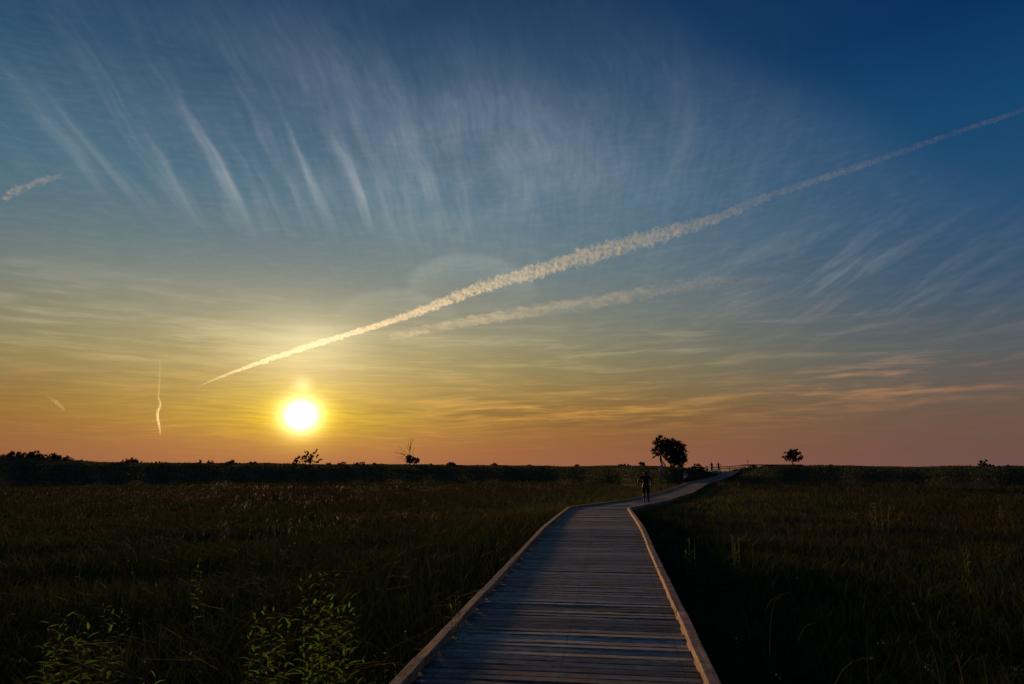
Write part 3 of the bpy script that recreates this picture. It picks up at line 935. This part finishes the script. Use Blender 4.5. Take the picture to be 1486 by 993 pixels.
# ------------------------------------------------------------------ grass and undergrowth (uncountable)
def blades(name, n, rmin, rmax, hfun, wfac, cols, seed, lean=.35, azr=(-50, 50), label=None, keep=None):
    r = np.random.default_rng(seed)
    a = np.radians(r.uniform(azr[0], azr[1], n)); d = np.exp(r.uniform(math.log(rmin), math.log(rmax), n))
    x = d * np.sin(a); y = d * np.cos(a)
    # tufts
    x += .10 * np.sqrt(d) * wavy(x * 6, y * 6, 1., seed + 1) * .6; y += .10 * np.sqrt(d) * wavy(x * 6, y * 6, 1., seed + 2) * .6
    dd, dh = cl_dist(x, y)
    ok = dd > W_DECK / 2 + .05
    if keep is not None: ok &= keep(x, y, r)
    x, y, dd = x[ok], y[ok], dd[ok]; n = len(x); d = np.hypot(x, y)
    z = ground(x, y)
    h = hfun(x, y, d, r) * r.uniform(.55, 1.25, n)
    h = h * np.where(dd < 2.4, .62, 1.)
    edge_ = (y > 24) & (y < 100) & (dd < 2.6)
    h = np.where(edge_, np.maximum(h, .40) * r.uniform(.9, 1.2, n), h)
    lft = (x < np.interp(y, CLS[:, 1], CLS[:, 0])) & (dd < 4.2) & (r.uniform(0, 1, n) < .35)  # taller blades added left of the walk to throw ragged shade on the deck
    h = np.where(lft, np.maximum(h, .5) * r.uniform(.9, 1.4, n), h)
    wd = wfac * np.maximum(d, 4.) * r.uniform(.6, 1.5, n) + .002
    th = r.uniform(0, 2 * math.pi, n)
    ex, ey = np.cos(th) * wd, np.sin(th) * wd
    lt = r.normal(0, lean, n); ln = r.normal(0, lean, n) + .12
    B = np.stack([x, y, z - .03], 1)
    m = B + np.stack([lt * h * .28, ln * h * .28, h * .58], 1)
    tp = B + np.stack([lt * h * .95, ln * h * .95, h * (1 - .18 * np.hypot(lt, ln))], 1)
    E = np.stack([ex, ey, np.zeros(n)], 1)
    Vv = np.stack([B - E, B + E, m + E * .8, m - E * .8, tp], 1).reshape(-1, 3)
    b0 = np.arange(n)[:, None] * 5
    fc = np.concatenate([b0 + [0, 1, 2, 3], b0 + [3, 2, 4]], 1).ravel()
    sizes = np.tile([4, 3], n)
    c0, c1, c2 = (np.array(c) for c in cols)
    f_ = r.uniform(0, 1, n)
    big = np.clip(wavy(x, y, .13, seed + 5) * 1.5 + wavy(x, y, .45, seed + 6) * .6 + .45, 0, 1)
    f2 = np.clip(big * .7 + f_ * .6 - .25, 0, 1)[:, None]
    cc = (c0 + (c1 - c0) * r.uniform(0, 1, n)[:, None]) * (1 - f2) + c2 * f2
    ol = (np.exp(-((dd - 2) / 6.) ** 2) * sstep(y, 22, 36) * (1 - sstep(y, 70, 95)))[:, None] * r.uniform(.2, 1, n)[:, None]      # brighter grass beside the walk, put in as an olive tint
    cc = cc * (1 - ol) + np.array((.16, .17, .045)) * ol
    cc = np.concatenate([cc, np.ones((n, 1))], 1)
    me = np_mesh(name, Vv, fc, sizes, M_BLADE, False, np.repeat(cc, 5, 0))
    o = mesh_obj(name, me); tag(o, label, 'grass', kind='stuff')
    return o


def h_meadow(x, y, d, r):
    return (.36 + .20 * wavy(x, y, .9, 31) + .10 * wavy(x, y, .25, 33)) * (1 - .35 * sstep(d, 100, 140)) + .55 * np.exp(-(((x - 24.5) / 4.) ** 2 + ((y - 79) / 6.) ** 2))


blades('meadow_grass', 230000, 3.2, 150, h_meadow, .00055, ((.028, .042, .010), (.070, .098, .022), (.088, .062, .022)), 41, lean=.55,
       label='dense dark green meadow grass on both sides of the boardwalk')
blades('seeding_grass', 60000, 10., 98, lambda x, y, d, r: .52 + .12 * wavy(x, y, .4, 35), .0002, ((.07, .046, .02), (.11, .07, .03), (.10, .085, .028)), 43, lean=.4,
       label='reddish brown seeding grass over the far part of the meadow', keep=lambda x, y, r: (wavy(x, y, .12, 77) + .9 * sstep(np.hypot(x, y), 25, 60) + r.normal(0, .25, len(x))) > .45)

# low scrub that covers the ridge
r = np.random.default_rng(51)
n = 60000
a = r.uniform(-50, 50, n); d = ridge_r(a) - 40 * r.uniform(0, 1, n) ** 2.2 + 2
x = d * np.sin(np.radians(a)); y = d * np.cos(np.radians(a))
dd, _ = cl_dist(x, y)
clump = wavy(x, y, .7, 52) * .5 + wavy(x, y, .25, 53) * .5
ok = (dd > 2.2)
x, y, clump = x[ok], y[ok], clump[ok]
hh = (.22 + .30 * np.clip(clump + .2, 0, 1))
z = ground(x, y) + hh * r.uniform(0, 1, len(x)) ** .7
me = leaf_mesh('ridge_scrub', np.stack([x, y, z], 1), .30, r, ((.06, .075, .028), (.13, .15, .06)), .7, .6, M_SCRUB)
tag(mesh_obj('ridge_scrub', me), 'low dark scrub covering the long ridge at the horizon', 'scrub', kind='stuff')


# ------------------------------------------------------------------ tall leafy weeds by the boardwalk
def weed_leaf(seed):
    r_ = random.Random(seed)
    L, Wd = 1., .24
    bm = bmesh.new()
    xs = [0, .25, .55, .8, 1.]; ws = [.12, .9, 1., .6, .0]
    mid = [bm.verts.new((x_, 0, -.28 * x_ * x_ + .10 * x_)) for x_ in xs]
    lf = [bm.verts.new((x_, Wd / 2 * k_, -.28 * x_ * x_ + .10 * x_ + .05 * k_)) for x_, k_ in zip(xs[:-1], ws)]
    rt = [bm.verts.new((x_, -Wd / 2 * k_, -.28 * x_ * x_ + .10 * x_ + .05 * k_)) for x_, k_ in zip(xs[:-1], ws)]
    for k in range(3):
        bm.faces.new((mid[k], mid[k + 1], lf[k + 1], lf[k])); bm.faces.new((mid[k + 1], mid[k], rt[k], rt[k + 1]))
    bm.faces.new((mid[3], mid[4], lf[3])); bm.faces.new((mid[4], mid[3], rt[3]))
    me = bpy.data.meshes.new('leaf'); bm.to_mesh(me); bm.free()
    for p in me.polygons: p.use_smooth = True
    me.materials.append(M_WEED)
    return me


M_WEED, t, b = material('weed_leaf')
oi = t.node('ShaderNodeObjectInfo').outputs['Random']
t.put(b.inputs['Base Color'], t.ramp(oi, [(0., (.08, .13, .025)), (1., (.17, .24, .045))]))
b.inputs['Roughness'].default_value = .8; b.inputs['Specular IOR Level'].default_value = .1
tr = t.node('ShaderNodeBsdfTranslucent'); tr.inputs['Color'].default_value = (.20, .31, .04, 1)
mx = t.node('ShaderNodeMixShader'); mx.inputs[0].default_value = .62
t.l.new(b.outputs[0], mx.inputs[1]); t.l.new(tr.outputs[0], mx.inputs[2])
t.l.new(mx.outputs[0], M_WEED.node_tree.nodes['Material Output'].inputs['Surface'])
WL = [weed_leaf(s_) for s_ in range(3)]


def weed(spots, dist_, nleaf, size, label, seed, group=None):
    """one plant: upright stems (sightings of their tips) from a common root, leaves on every stem"""
    r_ = random.Random(seed)
    tips = []
    for px, py in spots:
        v = ray(px, py); hv = math.hypot(v[0], v[1]); dd_ = dist_ + r_.uniform(-.2, .2)
        tips.append(Vector((v[0] / hv * dd_, v[1] / hv * dd_, CZ + v[2] / hv * dd_)))
    cx_ = sum(t_.x for t_ in tips) / len(tips); cy_ = sum(t_.y for t_ in tips) / len(tips)
    z0 = gz(cx_, cy_) - .04
    root = empty('leafy_weed', (cx_, cy_, z0)); tag(root, label, 'weed', group)
    for tip in tips:
        T_ = tip - root.location
        T_.z = max(.22, T_.z)
        base = Vector((T_.x * .72, T_.y * .72, gz(cx_ + T_.x * .72, cy_ + T_.y * .72) - .04 - z0))
        H = T_.z - base.z
        pt = lambda f_: Vector((base.x + (T_.x - base.x) * f_ ** 1.6, base.y + (T_.y - base.y) * f_ ** 1.6, base.z + H * f_))
        th = size * .055
        st = MB().tube([pt(k / 6) for k in range(7)], [th * (1 - .6 * k / 6) for k in range(7)], 5).build('stem', M_STEM, root, True)
        a0_ = r_.uniform(0, 6.28)
        for k in range(nleaf):
            f_ = 1 - (k / nleaf) ** 1.1 * .85
            o = mesh_obj('leaf', WL[r_.randrange(3)], st)
            o.location = pt(f_ - .01)
            sz = size * (1.15 - .55 * max(0, f_ - .55) / .45) * r_.uniform(.5, 1.35)
            o.scale = (sz, sz * r_.uniform(.8, 1.2), sz)
            o.rotation_euler = (r_.uniform(-.3, .3), r_.uniform(-.7, .15) - (.45 if f_ > .93 else 0), a0_ + k * 2.4 + r_.uniform(-.5, .5))
    return root


weed([(438, 842), (449, 838), (466, 834), (475, 833), (487, 834), (499, 868), (509, 868), (455, 862), (480, 870), (442, 880), (465, 888), (492, 884), (515, 892)], 5.8, 23, .105,
     'tallest leafy weed clump, left of the boardwalk at the bottom of the picture', 61)
weed([(384, 880), (371, 892), (396, 886), (362, 922), (380, 912), (404, 902), (360, 958), (420, 900), (410, 925)], 5.6, 27, .095, 'lower leafy weed clump against the left side of the tallest weed clump', 62)
weed([(72, 902), (97, 893), (86, 910), (118, 893), (129, 912), (108, 925), (64, 935), (124, 940), (80, 940)], 5.6, 28, .105, 'bright leafy weed clump near the bottom left corner', 63)
weed([(152, 882), (164, 878), (176, 884), (186, 892), (160, 905)], 6.4, 24, .075, 'dim leafy weed clump just right of the corner clump', 64)
weed([(661, 866), (667, 874), (655, 882)], 7.2, 16, .075, 'leafy weed standing against the left kerb rail', 65)
weed([(287, 823), (292, 832)], 9.2, 14, .10, 'lone leafy weed in the middle of the left meadow', 66)
weed([(1062, 775), (1072, 782), (1066, 790)], 13., 16, .08, 'leafy weed in the dark grass right of the boardwalk', 68)
weed([(1000, 782), (1008, 788), (995, 800)], 13., 14, .075, 'grassy weed close to the right kerb rail before the bend', 74)
weed([(1268, 731), (1278, 727), (1290, 732), (1262, 740)], 26., 22, .13, 'pale leafy weed standing out in the middle of the right meadow', 69)
weed([(1402, 792), (1398, 800)], 15., 12, .08, 'small weed with a pale flower toward the right edge', 70)
weed([(1448, 720), (1452, 726)], 34., 14, .15, 'yellowish weed far out at the right edge of the meadow', 71)
weed([(1235, 740), (1310, 742)], 30., 14, .13, 'two-stemmed low weed beside the pale weed in the right meadow', 75)
weed([(560, 948), (544, 952), (575, 962), (528, 955), (590, 968), (515, 962)], 5.9, 12, .075, 'short weed tuft at the bottom edge just left of the kerb rail', 72)
weed([(205, 985), (225, 982)], 5.4, 12, .1, 'weed whose tips just show at the bottom edge between the two big clumps', 73)


# ------------------------------------------------------------------ arching dry grass stalks in the foreground
def stalks(name, n, rmin, rmax, azr, seed, col, label):
    r_ = np.random.default_rng(seed)
    a = np.radians(r_.uniform(*azr, n)); d = r_.uniform(rmin, rmax, n)
    Vv, fc, cc = [], [], []
    for k in range(n):
        x_, y_ = d[k] * math.sin(a[k]), d[k] * math.cos(a[k])
        if cl_dist([x_], [y_])[0][0] < 1.5: continue
        z_ = gz(x_, y_); h = r_.uniform(.5, .95); th = r_.uniform(0, 6.28); reach = r_.uniform(.15, .55)
        wv_ = r_.uniform(.002, .0035)
        pa = th + 1.57
        b0 = len(Vv)
        for q in range(8):
            f_ = q / 7
            R_ = reach * f_ ** 2
            zz = z_ + h * math.sin(min(1.9, f_ * (1.5 + reach * .7)))
            c_ = (x_ + R_ * math.cos(th), y_ + R_ * math.sin(th), zz)
            w_ = wv_ * (1 + 1.8 * max(0, 1 - abs(f_ - .88) / .14)) * (1 if q < 7 else .2)
            Vv += [(c_[0] + math.cos(pa) * w_, c_[1] + math.sin(pa) * w_, c_[2]), (c_[0] - math.cos(pa) * w_, c_[1] - math.sin(pa) * w_, c_[2])]
            m_ = r_.uniform(.8, 1.2)
            cc += [(col[0] * m_, col[1] * m_, col[2] * m_, 1)] * 2
        for q in range(7):
            fc += [b0 + 2 * q, b0 + 2 * q + 1, b0 + 2 * q + 3, b0 + 2 * q + 2]
    me = np_mesh(name, Vv, fc, [4] * (len(fc) // 4), M_BLADE, False, cc)
    tag(mesh_obj(name, me), label, 'grass', kind='stuff')


stalks('dry_grass', 420, 4.6, 30., (-45, 45), 81, (.075, .07, .04), 'thin arching dry grass stalks scattered in the dark meadow')

# small pale flower heads
r = np.random.default_rng(91)
n = 150
a = np.radians(r.uniform(-44, 44, n)); d = np.exp(r.uniform(math.log(6), math.log(55), n))
x, y = d * np.sin(a), d * np.cos(a)
ok = cl_dist(x, y)[0] > 1.6
x, y, d = x[ok], y[ok], d[ok]
z = ground(x, y) + r.uniform(.42, .7, len(x))
FP = np.repeat(np.stack([x, y, z], 1), 5, 0) + r.normal(size=(len(x) * 5, 3)) * (.010 + .0004 * np.repeat(d, 5))[:, None]
me = leaf_mesh('wildflower_heads', FP, .022, r, ((.20, .20, .16), (.42, .42, .34)), .8, .8)
tag(mesh_obj('wildflower_heads', me), 'tiny pale flower heads dotted over the meadow', 'flowers', kind='stuff')


# ------------------------------------------------------------------ people
def skin_mesh(name, chains, mat, sub=2):
    """chains: lists of ((x,y,z), radius) that share named joints by position"""
    verts, rads, edges, key = [], [], [], {}
    for ch in chains:
        prev = None
        for p, r_ in ch:
            kk = tuple(round(c, 4) for c in p)
            if kk not in key:
                key[kk] = len(verts); verts.append(p); rads.append(r_)
            if prev is not None and prev != key[kk]: edges.append((prev, key[kk]))
            prev = key[kk]
    me = bpy.data.meshes.new(name); me.from_pydata(verts, edges, [])
    o = bpy.data.objects.new(name, me); COL.objects.link(o)
    md = o.modifiers.new('skin', 'SKIN'); md.use_smooth_shade = True
    if not me.skin_vertices: me.skin_vertices.new()
    for i_, r_ in enumerate(rads):
        rr_ = r_ if isinstance(r_, tuple) else (r_, r_)
        me.skin_vertices[0].data[i_].radius = rr_
        me.skin_vertices[0].data[i_].use_root = (i_ == 0)
    ss = o.modifiers.new('sub', 'SUBSURF'); ss.levels = sub; ss.render_levels = sub
    dg = bpy.context.evaluated_depsgraph_get()
    me2 = bpy.data.meshes.new_from_object(o.evaluated_get(dg))
    bpy.data.objects.remove(o); bpy.data.meshes.remove(me)
    me2.name = name
    me2.materials.clear(); me2.materials.append(mat)
    for p in me2.polygons: p.use_smooth = True
    return me2


def person(loc, rz, label, H=1.76, stride=.12, arm=(.1, .1), long_trousers=False, shirt=M_BLACK, trousers=M_DARKSHORTS, bend=(.3, .15), hat=None, group=None, bulk=1.):
    """faces local +Y; stride = half step, arm = forward swing of left/right hand"""
    k = H / 1.76
    root = empty('person', loc, rz); tag(root, label, 'person', group)
    V_ = lambda *p: tuple(c * k for c in p)
    pel = V_(0, 0, .95)
    J = {}
    chains = [[(pel, .125 * k), (V_(0, .01, 1.10), .115 * k), (V_(0, .01, 1.28), .135 * k), (V_(0, 0, 1.42), .115 * k), (V_(0, .005, 1.50), .058 * k), (V_(0, .02, 1.56), .055 * k),
               (V_(0, .035, 1.63), .085 * k), (V_(0, .03, 1.70), .088 * k), (V_(0, .02, 1.755), .04 * k)]]
    legs, arms, feet = [], [], []
    for sx, fw, in ((-1, stride), (1, -stride)):
        hip = V_(sx * .095, 0, .90); knee = V_(sx * .10, fw * .55 + .03, .50); ank = V_(sx * .10, fw, .09)
        calf = V_(sx * .102, fw * .75 - .015, .34); toe = V_(sx * .115, fw + .15, .03); heel = V_(sx * .10, fw - .045, .035)
        leg = [(pel, .125 * k), (hip, .098 * k), (V_(sx * .1, fw * .3 + .02, .70), .078 * k), (knee, .056 * k), (calf, .056 * k), (ank, .038 * k), (V_(sx * .108, fw + .07, .045), .038 * k), (toe, .03 * k)]
        legs.append(leg); chains.append(leg)
        chains.append([(ank, .038 * k), (heel, .034 * k)])
        feet.append((V_(sx * .10, fw - .05, .045), V_(sx * .108, fw + .06, .048), V_(sx * .115, fw + .17, .038)))
    for sx, sw, bd in ((-1, arm[0], bend[0]), (1, arm[1], bend[1])):
        sh = V_(sx * .19, 0, 1.42); elb = V_(sx * (.25 + bd * .25), -.02 + sw * .3, 1.13); wr = V_(sx * (.25 + bd * .12), sw + .06, .89)
        ar = [(V_(0, 0, 1.42), .115 * k), (V_(sx * .11, 0, 1.44), .075 * k), (sh, .062 * k), (V_(sx * (.22 + bd * .13), -.01 + sw * .1, 1.28), .052 * k), (elb, .04 * k), (V_(sx * (.25 + bd * .2), sw * .6 + .02, 1.03), .04 * k), (wr, .027 * k)]
        palm = V_(sx * (.25 + bd * .10), sw + .075, .835)
        knuck = V_(sx * (.25 + bd * .09), sw + .085, .80)
        ar2 = ar + [(palm, (.022 * k, .036 * k)), (knuck, (.018 * k, .034 * k))]
        chains.append(ar2); arms.append(ar)
        for q, (oy, ln) in enumerate(((-.028, .062), (-.010, .078), (.010, .082), (.028, .074))):
            b1 = V_(sx * (.25 + bd * .085), sw + .085 + oy, .785)
            chains.append([(knuck, (.018 * k, .034 * k)), (b1, .009 * k), (V_(sx * (.245 + bd * .08), sw + .088 + oy * 1.05, .785 - ln * .55), .0085 * k), (V_(sx * (.23 + bd * .07), sw + .092 + oy * 1.02, .785 - ln), .0075 * k)])
        chains.append([(palm, (.022 * k, .036 * k)), (V_(sx * (.235 + bd * .1), sw + .115, .825), .011 * k), (V_(sx * (.225 + bd * .1), sw + .128, .795), .009 * k)])
    mesh_obj('body', skin_mesh('body', chains, M_SKIN), root)
    root.scale = (bulk, bulk, 1.)
    # clothing, a little outside the body
    g = .016 * k
    tr_ = [[(pel, .125 * k + g), (V_(0, .01, 1.10), .118 * k + g), (V_(0, .01, 1.28), .140 * k + g), (V_(0, 0, 1.42), .115 * k + g), (V_(0, .003, 1.475), .066 * k + g * .5)]]
    for ar in arms:
        tr_.append([(p, r_ + g) for p, r_ in ar[:4]])
    mesh_obj('shirt', skin_mesh('shirt', tr_, shirt), root)
    cut = 6 if long_trousers else 4
    tb = [[(V_(0, .005, 1.02), .122 * k + g * 1.2), (pel, .128 * k + g * 1.2)]]
    for leg in legs:
        tb.append([(leg[0][0], .128 * k + g * 1.2)] + [(p, r_ + g * 1.3) for p, r_ in leg[1:cut]])
    mesh_obj('trousers' if long_trousers else 'shorts', skin_mesh('shorts', tb, trousers), root)
    for f_ in feet:
        mesh_obj('shoe', skin_mesh('shoe', [[(f_[0], (.045 * k, .045 * k)), (f_[1], (.05 * k, .046 * k)), (f_[2], (.044 * k, .034 * k))]], M_SHOE), root)
    hr = [[(V_(0, -.01, 1.60), .07 * k), (V_(0, -.005, 1.68), .096 * k), (V_(0, .018, 1.745), .07 * k)]]
    mesh_obj('hair' if hat is None else 'hat', skin_mesh('hair', hr, hat or M_HAIR), root)
    # face: nose, ears
    fb = MB()
    fb.tube([V_(0, .115, 1.665), V_(0, .132, 1.640), V_(0, .118, 1.630)], [.008 * k, .014 * k, .01 * k], 6).build('nose', M_SKIN, root, True)
    for sx in (-1, 1):
        MB().tube([V_(sx * .085, .03, 1.67), V_(sx * .098, .02, 1.655), V_(sx * .088, .03, 1.615)], [.008 * k, .02 * k, .008 * k], 6).build('ear', M_SKIN, root, True)
        MB().tube([V_(sx * .032, .108, 1.675), V_(sx * .032, .118, 1.675)], [.013 * k, .009 * k], 8).build('eye', M_HAIR, root, True)
    MB().tube([V_(-.025, .112, 1.600), V_(0, .118, 1.598), V_(.025, .112, 1.600)], [.004 * k, .007 * k, .004 * k], 6).build('mouth', M_SKIN, root, True)
    return root


def on_deck(px, y_, off=0.):
    """a spot on the deck at depth y_, offset to the side"""
    s = float(np.interp(y_, DC[:, 1], ARC)); p, tg, sd_ = cl_frame(s)
    p = p + sd_ * off
    return Vector((p[0], p[1], p[2] + .005)), -math.atan2(tg[0], tg[1])


p, rz = on_deck(935, 39.9, .28)
person((p[0], p[1], p[2]), rz + .1, 'person in a black T-shirt and dark shorts walking away along the boardwalk', 1.74, .13, (.02, -.04), bend=(.45, .1), bulk=1.22)
x, y, z = place(959, 94)
person((x, y, z), 2.6, 'person in a pale blue top standing in the grass below the tallest tree', 1.72, .05, (.2, .05), True, M_LIGHTBLUE, M_DENIM)
x, y, z = place(995, 91)
person((x, y, z), .4, 'person in a tan top standing left of the boardwalk near the dark rounded bush', 1.74, .05, (.05, .05), True, M_TAN, M_DARKSHORTS)

# ------------------------------------------------------------------ landing at the top of the boardwalk
TOPZ = CZ - .80
plat = empty('landing_deck', (40.0, 136., TOPZ)); tag(plat, 'small plank landing deck at the far top of the boardwalk', 'deck')
for k in range(34):
    MB().box(.138, 4.6, .038, Matrix.Translation((-2.6 + k * .146, 0.6, -.021 + random.uniform(-.003, .003))), .004).build('plank', M_PLANK, plat)
for xx in (-2.4, 0, 2.2):
    for yy in (-1.4, 2.6):
        MB().box(.14, .14, 1.6, Matrix.Translation((xx, yy, -.86))).build('post', M_POST, plat)
    MB().box(.06, 4.4, .18, Matrix.Translation((xx, .6, -.135))).build('joist', M_POST, plat)


def railing(pts, label, hgt=1.05, nr=3, post=1.8, group='timber railings at the far end'):
    pts = [Vector(p) for p in pts]
    root = empty('railing', pts[0]); tag(root, label, 'railing', group)
    for a, b_ in zip(pts, pts[1:]):
        n_ = max(1, round((b_ - a).length / post))
        for k in range(n_ + 1):
            q_ = a.lerp(b_, k / n_) - root.location
            MB().box(.10, .10, hgt + .5, Matrix.Translation(q_ + Vector((0, 0, hgt / 2 - .25))), .006).build('post', M_POST, root)
        for q in range(nr):
            z_ = Vector((0, 0, hgt * (1 - q / nr) - (.0 if q else -.02)))
            MB().beam(a - root.location + z_ + Vector((0, -.075, 0)), b_ - root.location + z_ + Vector((0, -.075, 0)), .045, .14, .004).build('rail', M_POST, root)
    return root


railing([(37.2, 134.0, TOPZ - .2), (39.1, 138.6, TOPZ - .0)], 'short timber railing left of the standing couple', .95)
railing([(39.9, 138.8, TOPZ), (43.4, 138.6, TOPZ + .15), (47.5, 141.5, TOPZ + .45)], 'timber railing that rises to the right of the standing couple', .72, 2)
ldk = empty('raised_walkway', (47.5, 142.5, TOPZ + .98)); tag(ldk, 'long raised walkway running level along the ridge right of the boardwalk', 'walkway')
for k in range(82):
    f_ = k * .146
    MB().box(.138, 1.8, .04, Matrix.Translation((f_, .0, .33))).build('plank', M_PLANK, ldk)
for yy in (-.8, .8):
    MB().beam((-.1, yy, .20), (11.9, yy, .20), .07, .22).build('joist', M_POST, ldk)
    for k in range(7):
        MB().box(.14, .14, 2.4, Matrix.Translation((.1 + k * 1.9, yy, -1.15))).build('post', M_POST, ldk)
sg = empty('sign_post', (48.0, 141.2, TOPZ + .5)); tag(sg, 'small dark post with a crossboard at the start of the raised walkway', 'sign post')
MB().box(.10, .10, 1.5, Matrix.Translation((0, 0, .75))).build('post', M_POST, sg)
MB().box(.42, .05, .14, Matrix.Translation((0, -.08, 1.5))).build('board', M_POST, sg)

# a bare sand drift that the sun catches beside the landing
bm = bmesh.new()
bmesh.ops.create_icosphere(bm, subdivisions=3, radius=1)
for v in bm.verts:
    v.co.x *= 1.0; v.co.y *= 1.3; v.co.z *= .6
    v.co += Vector((math.sin(v.co.y * 5) * .06, math.sin(v.co.x * 4) * .05, math.sin(v.co.x * 6 + v.co.y * 3) * .02))
me = bpy.data.meshes.new('sand_mound'); bm.to_mesh(me); bm.free(); me.materials.append(M_SAND)
for p in me.polygons: p.use_smooth = True
tag(mesh_obj('sand_mound', me, None, (38.2, 130.6, gz(38.2, 130.6) + .05)), 'bare sand drift lit orange in front of the standing couple', 'sand mound')

person((39.15, 136.0, TOPZ + .003), .3, 'left person of the couple standing on the far landing', 1.76, .04, (.03, .03), True, M_BLACK, M_DARKSHORTS, bulk=1.15)
person((40.55, 136.2, TOPZ + .003), -.5, 'right person of the couple on the far landing, arms slightly bent', 1.72, .08, (.12, .06), True, M_BLACK, M_DARKSHORTS, bend=(.5, .4), bulk=1.2)
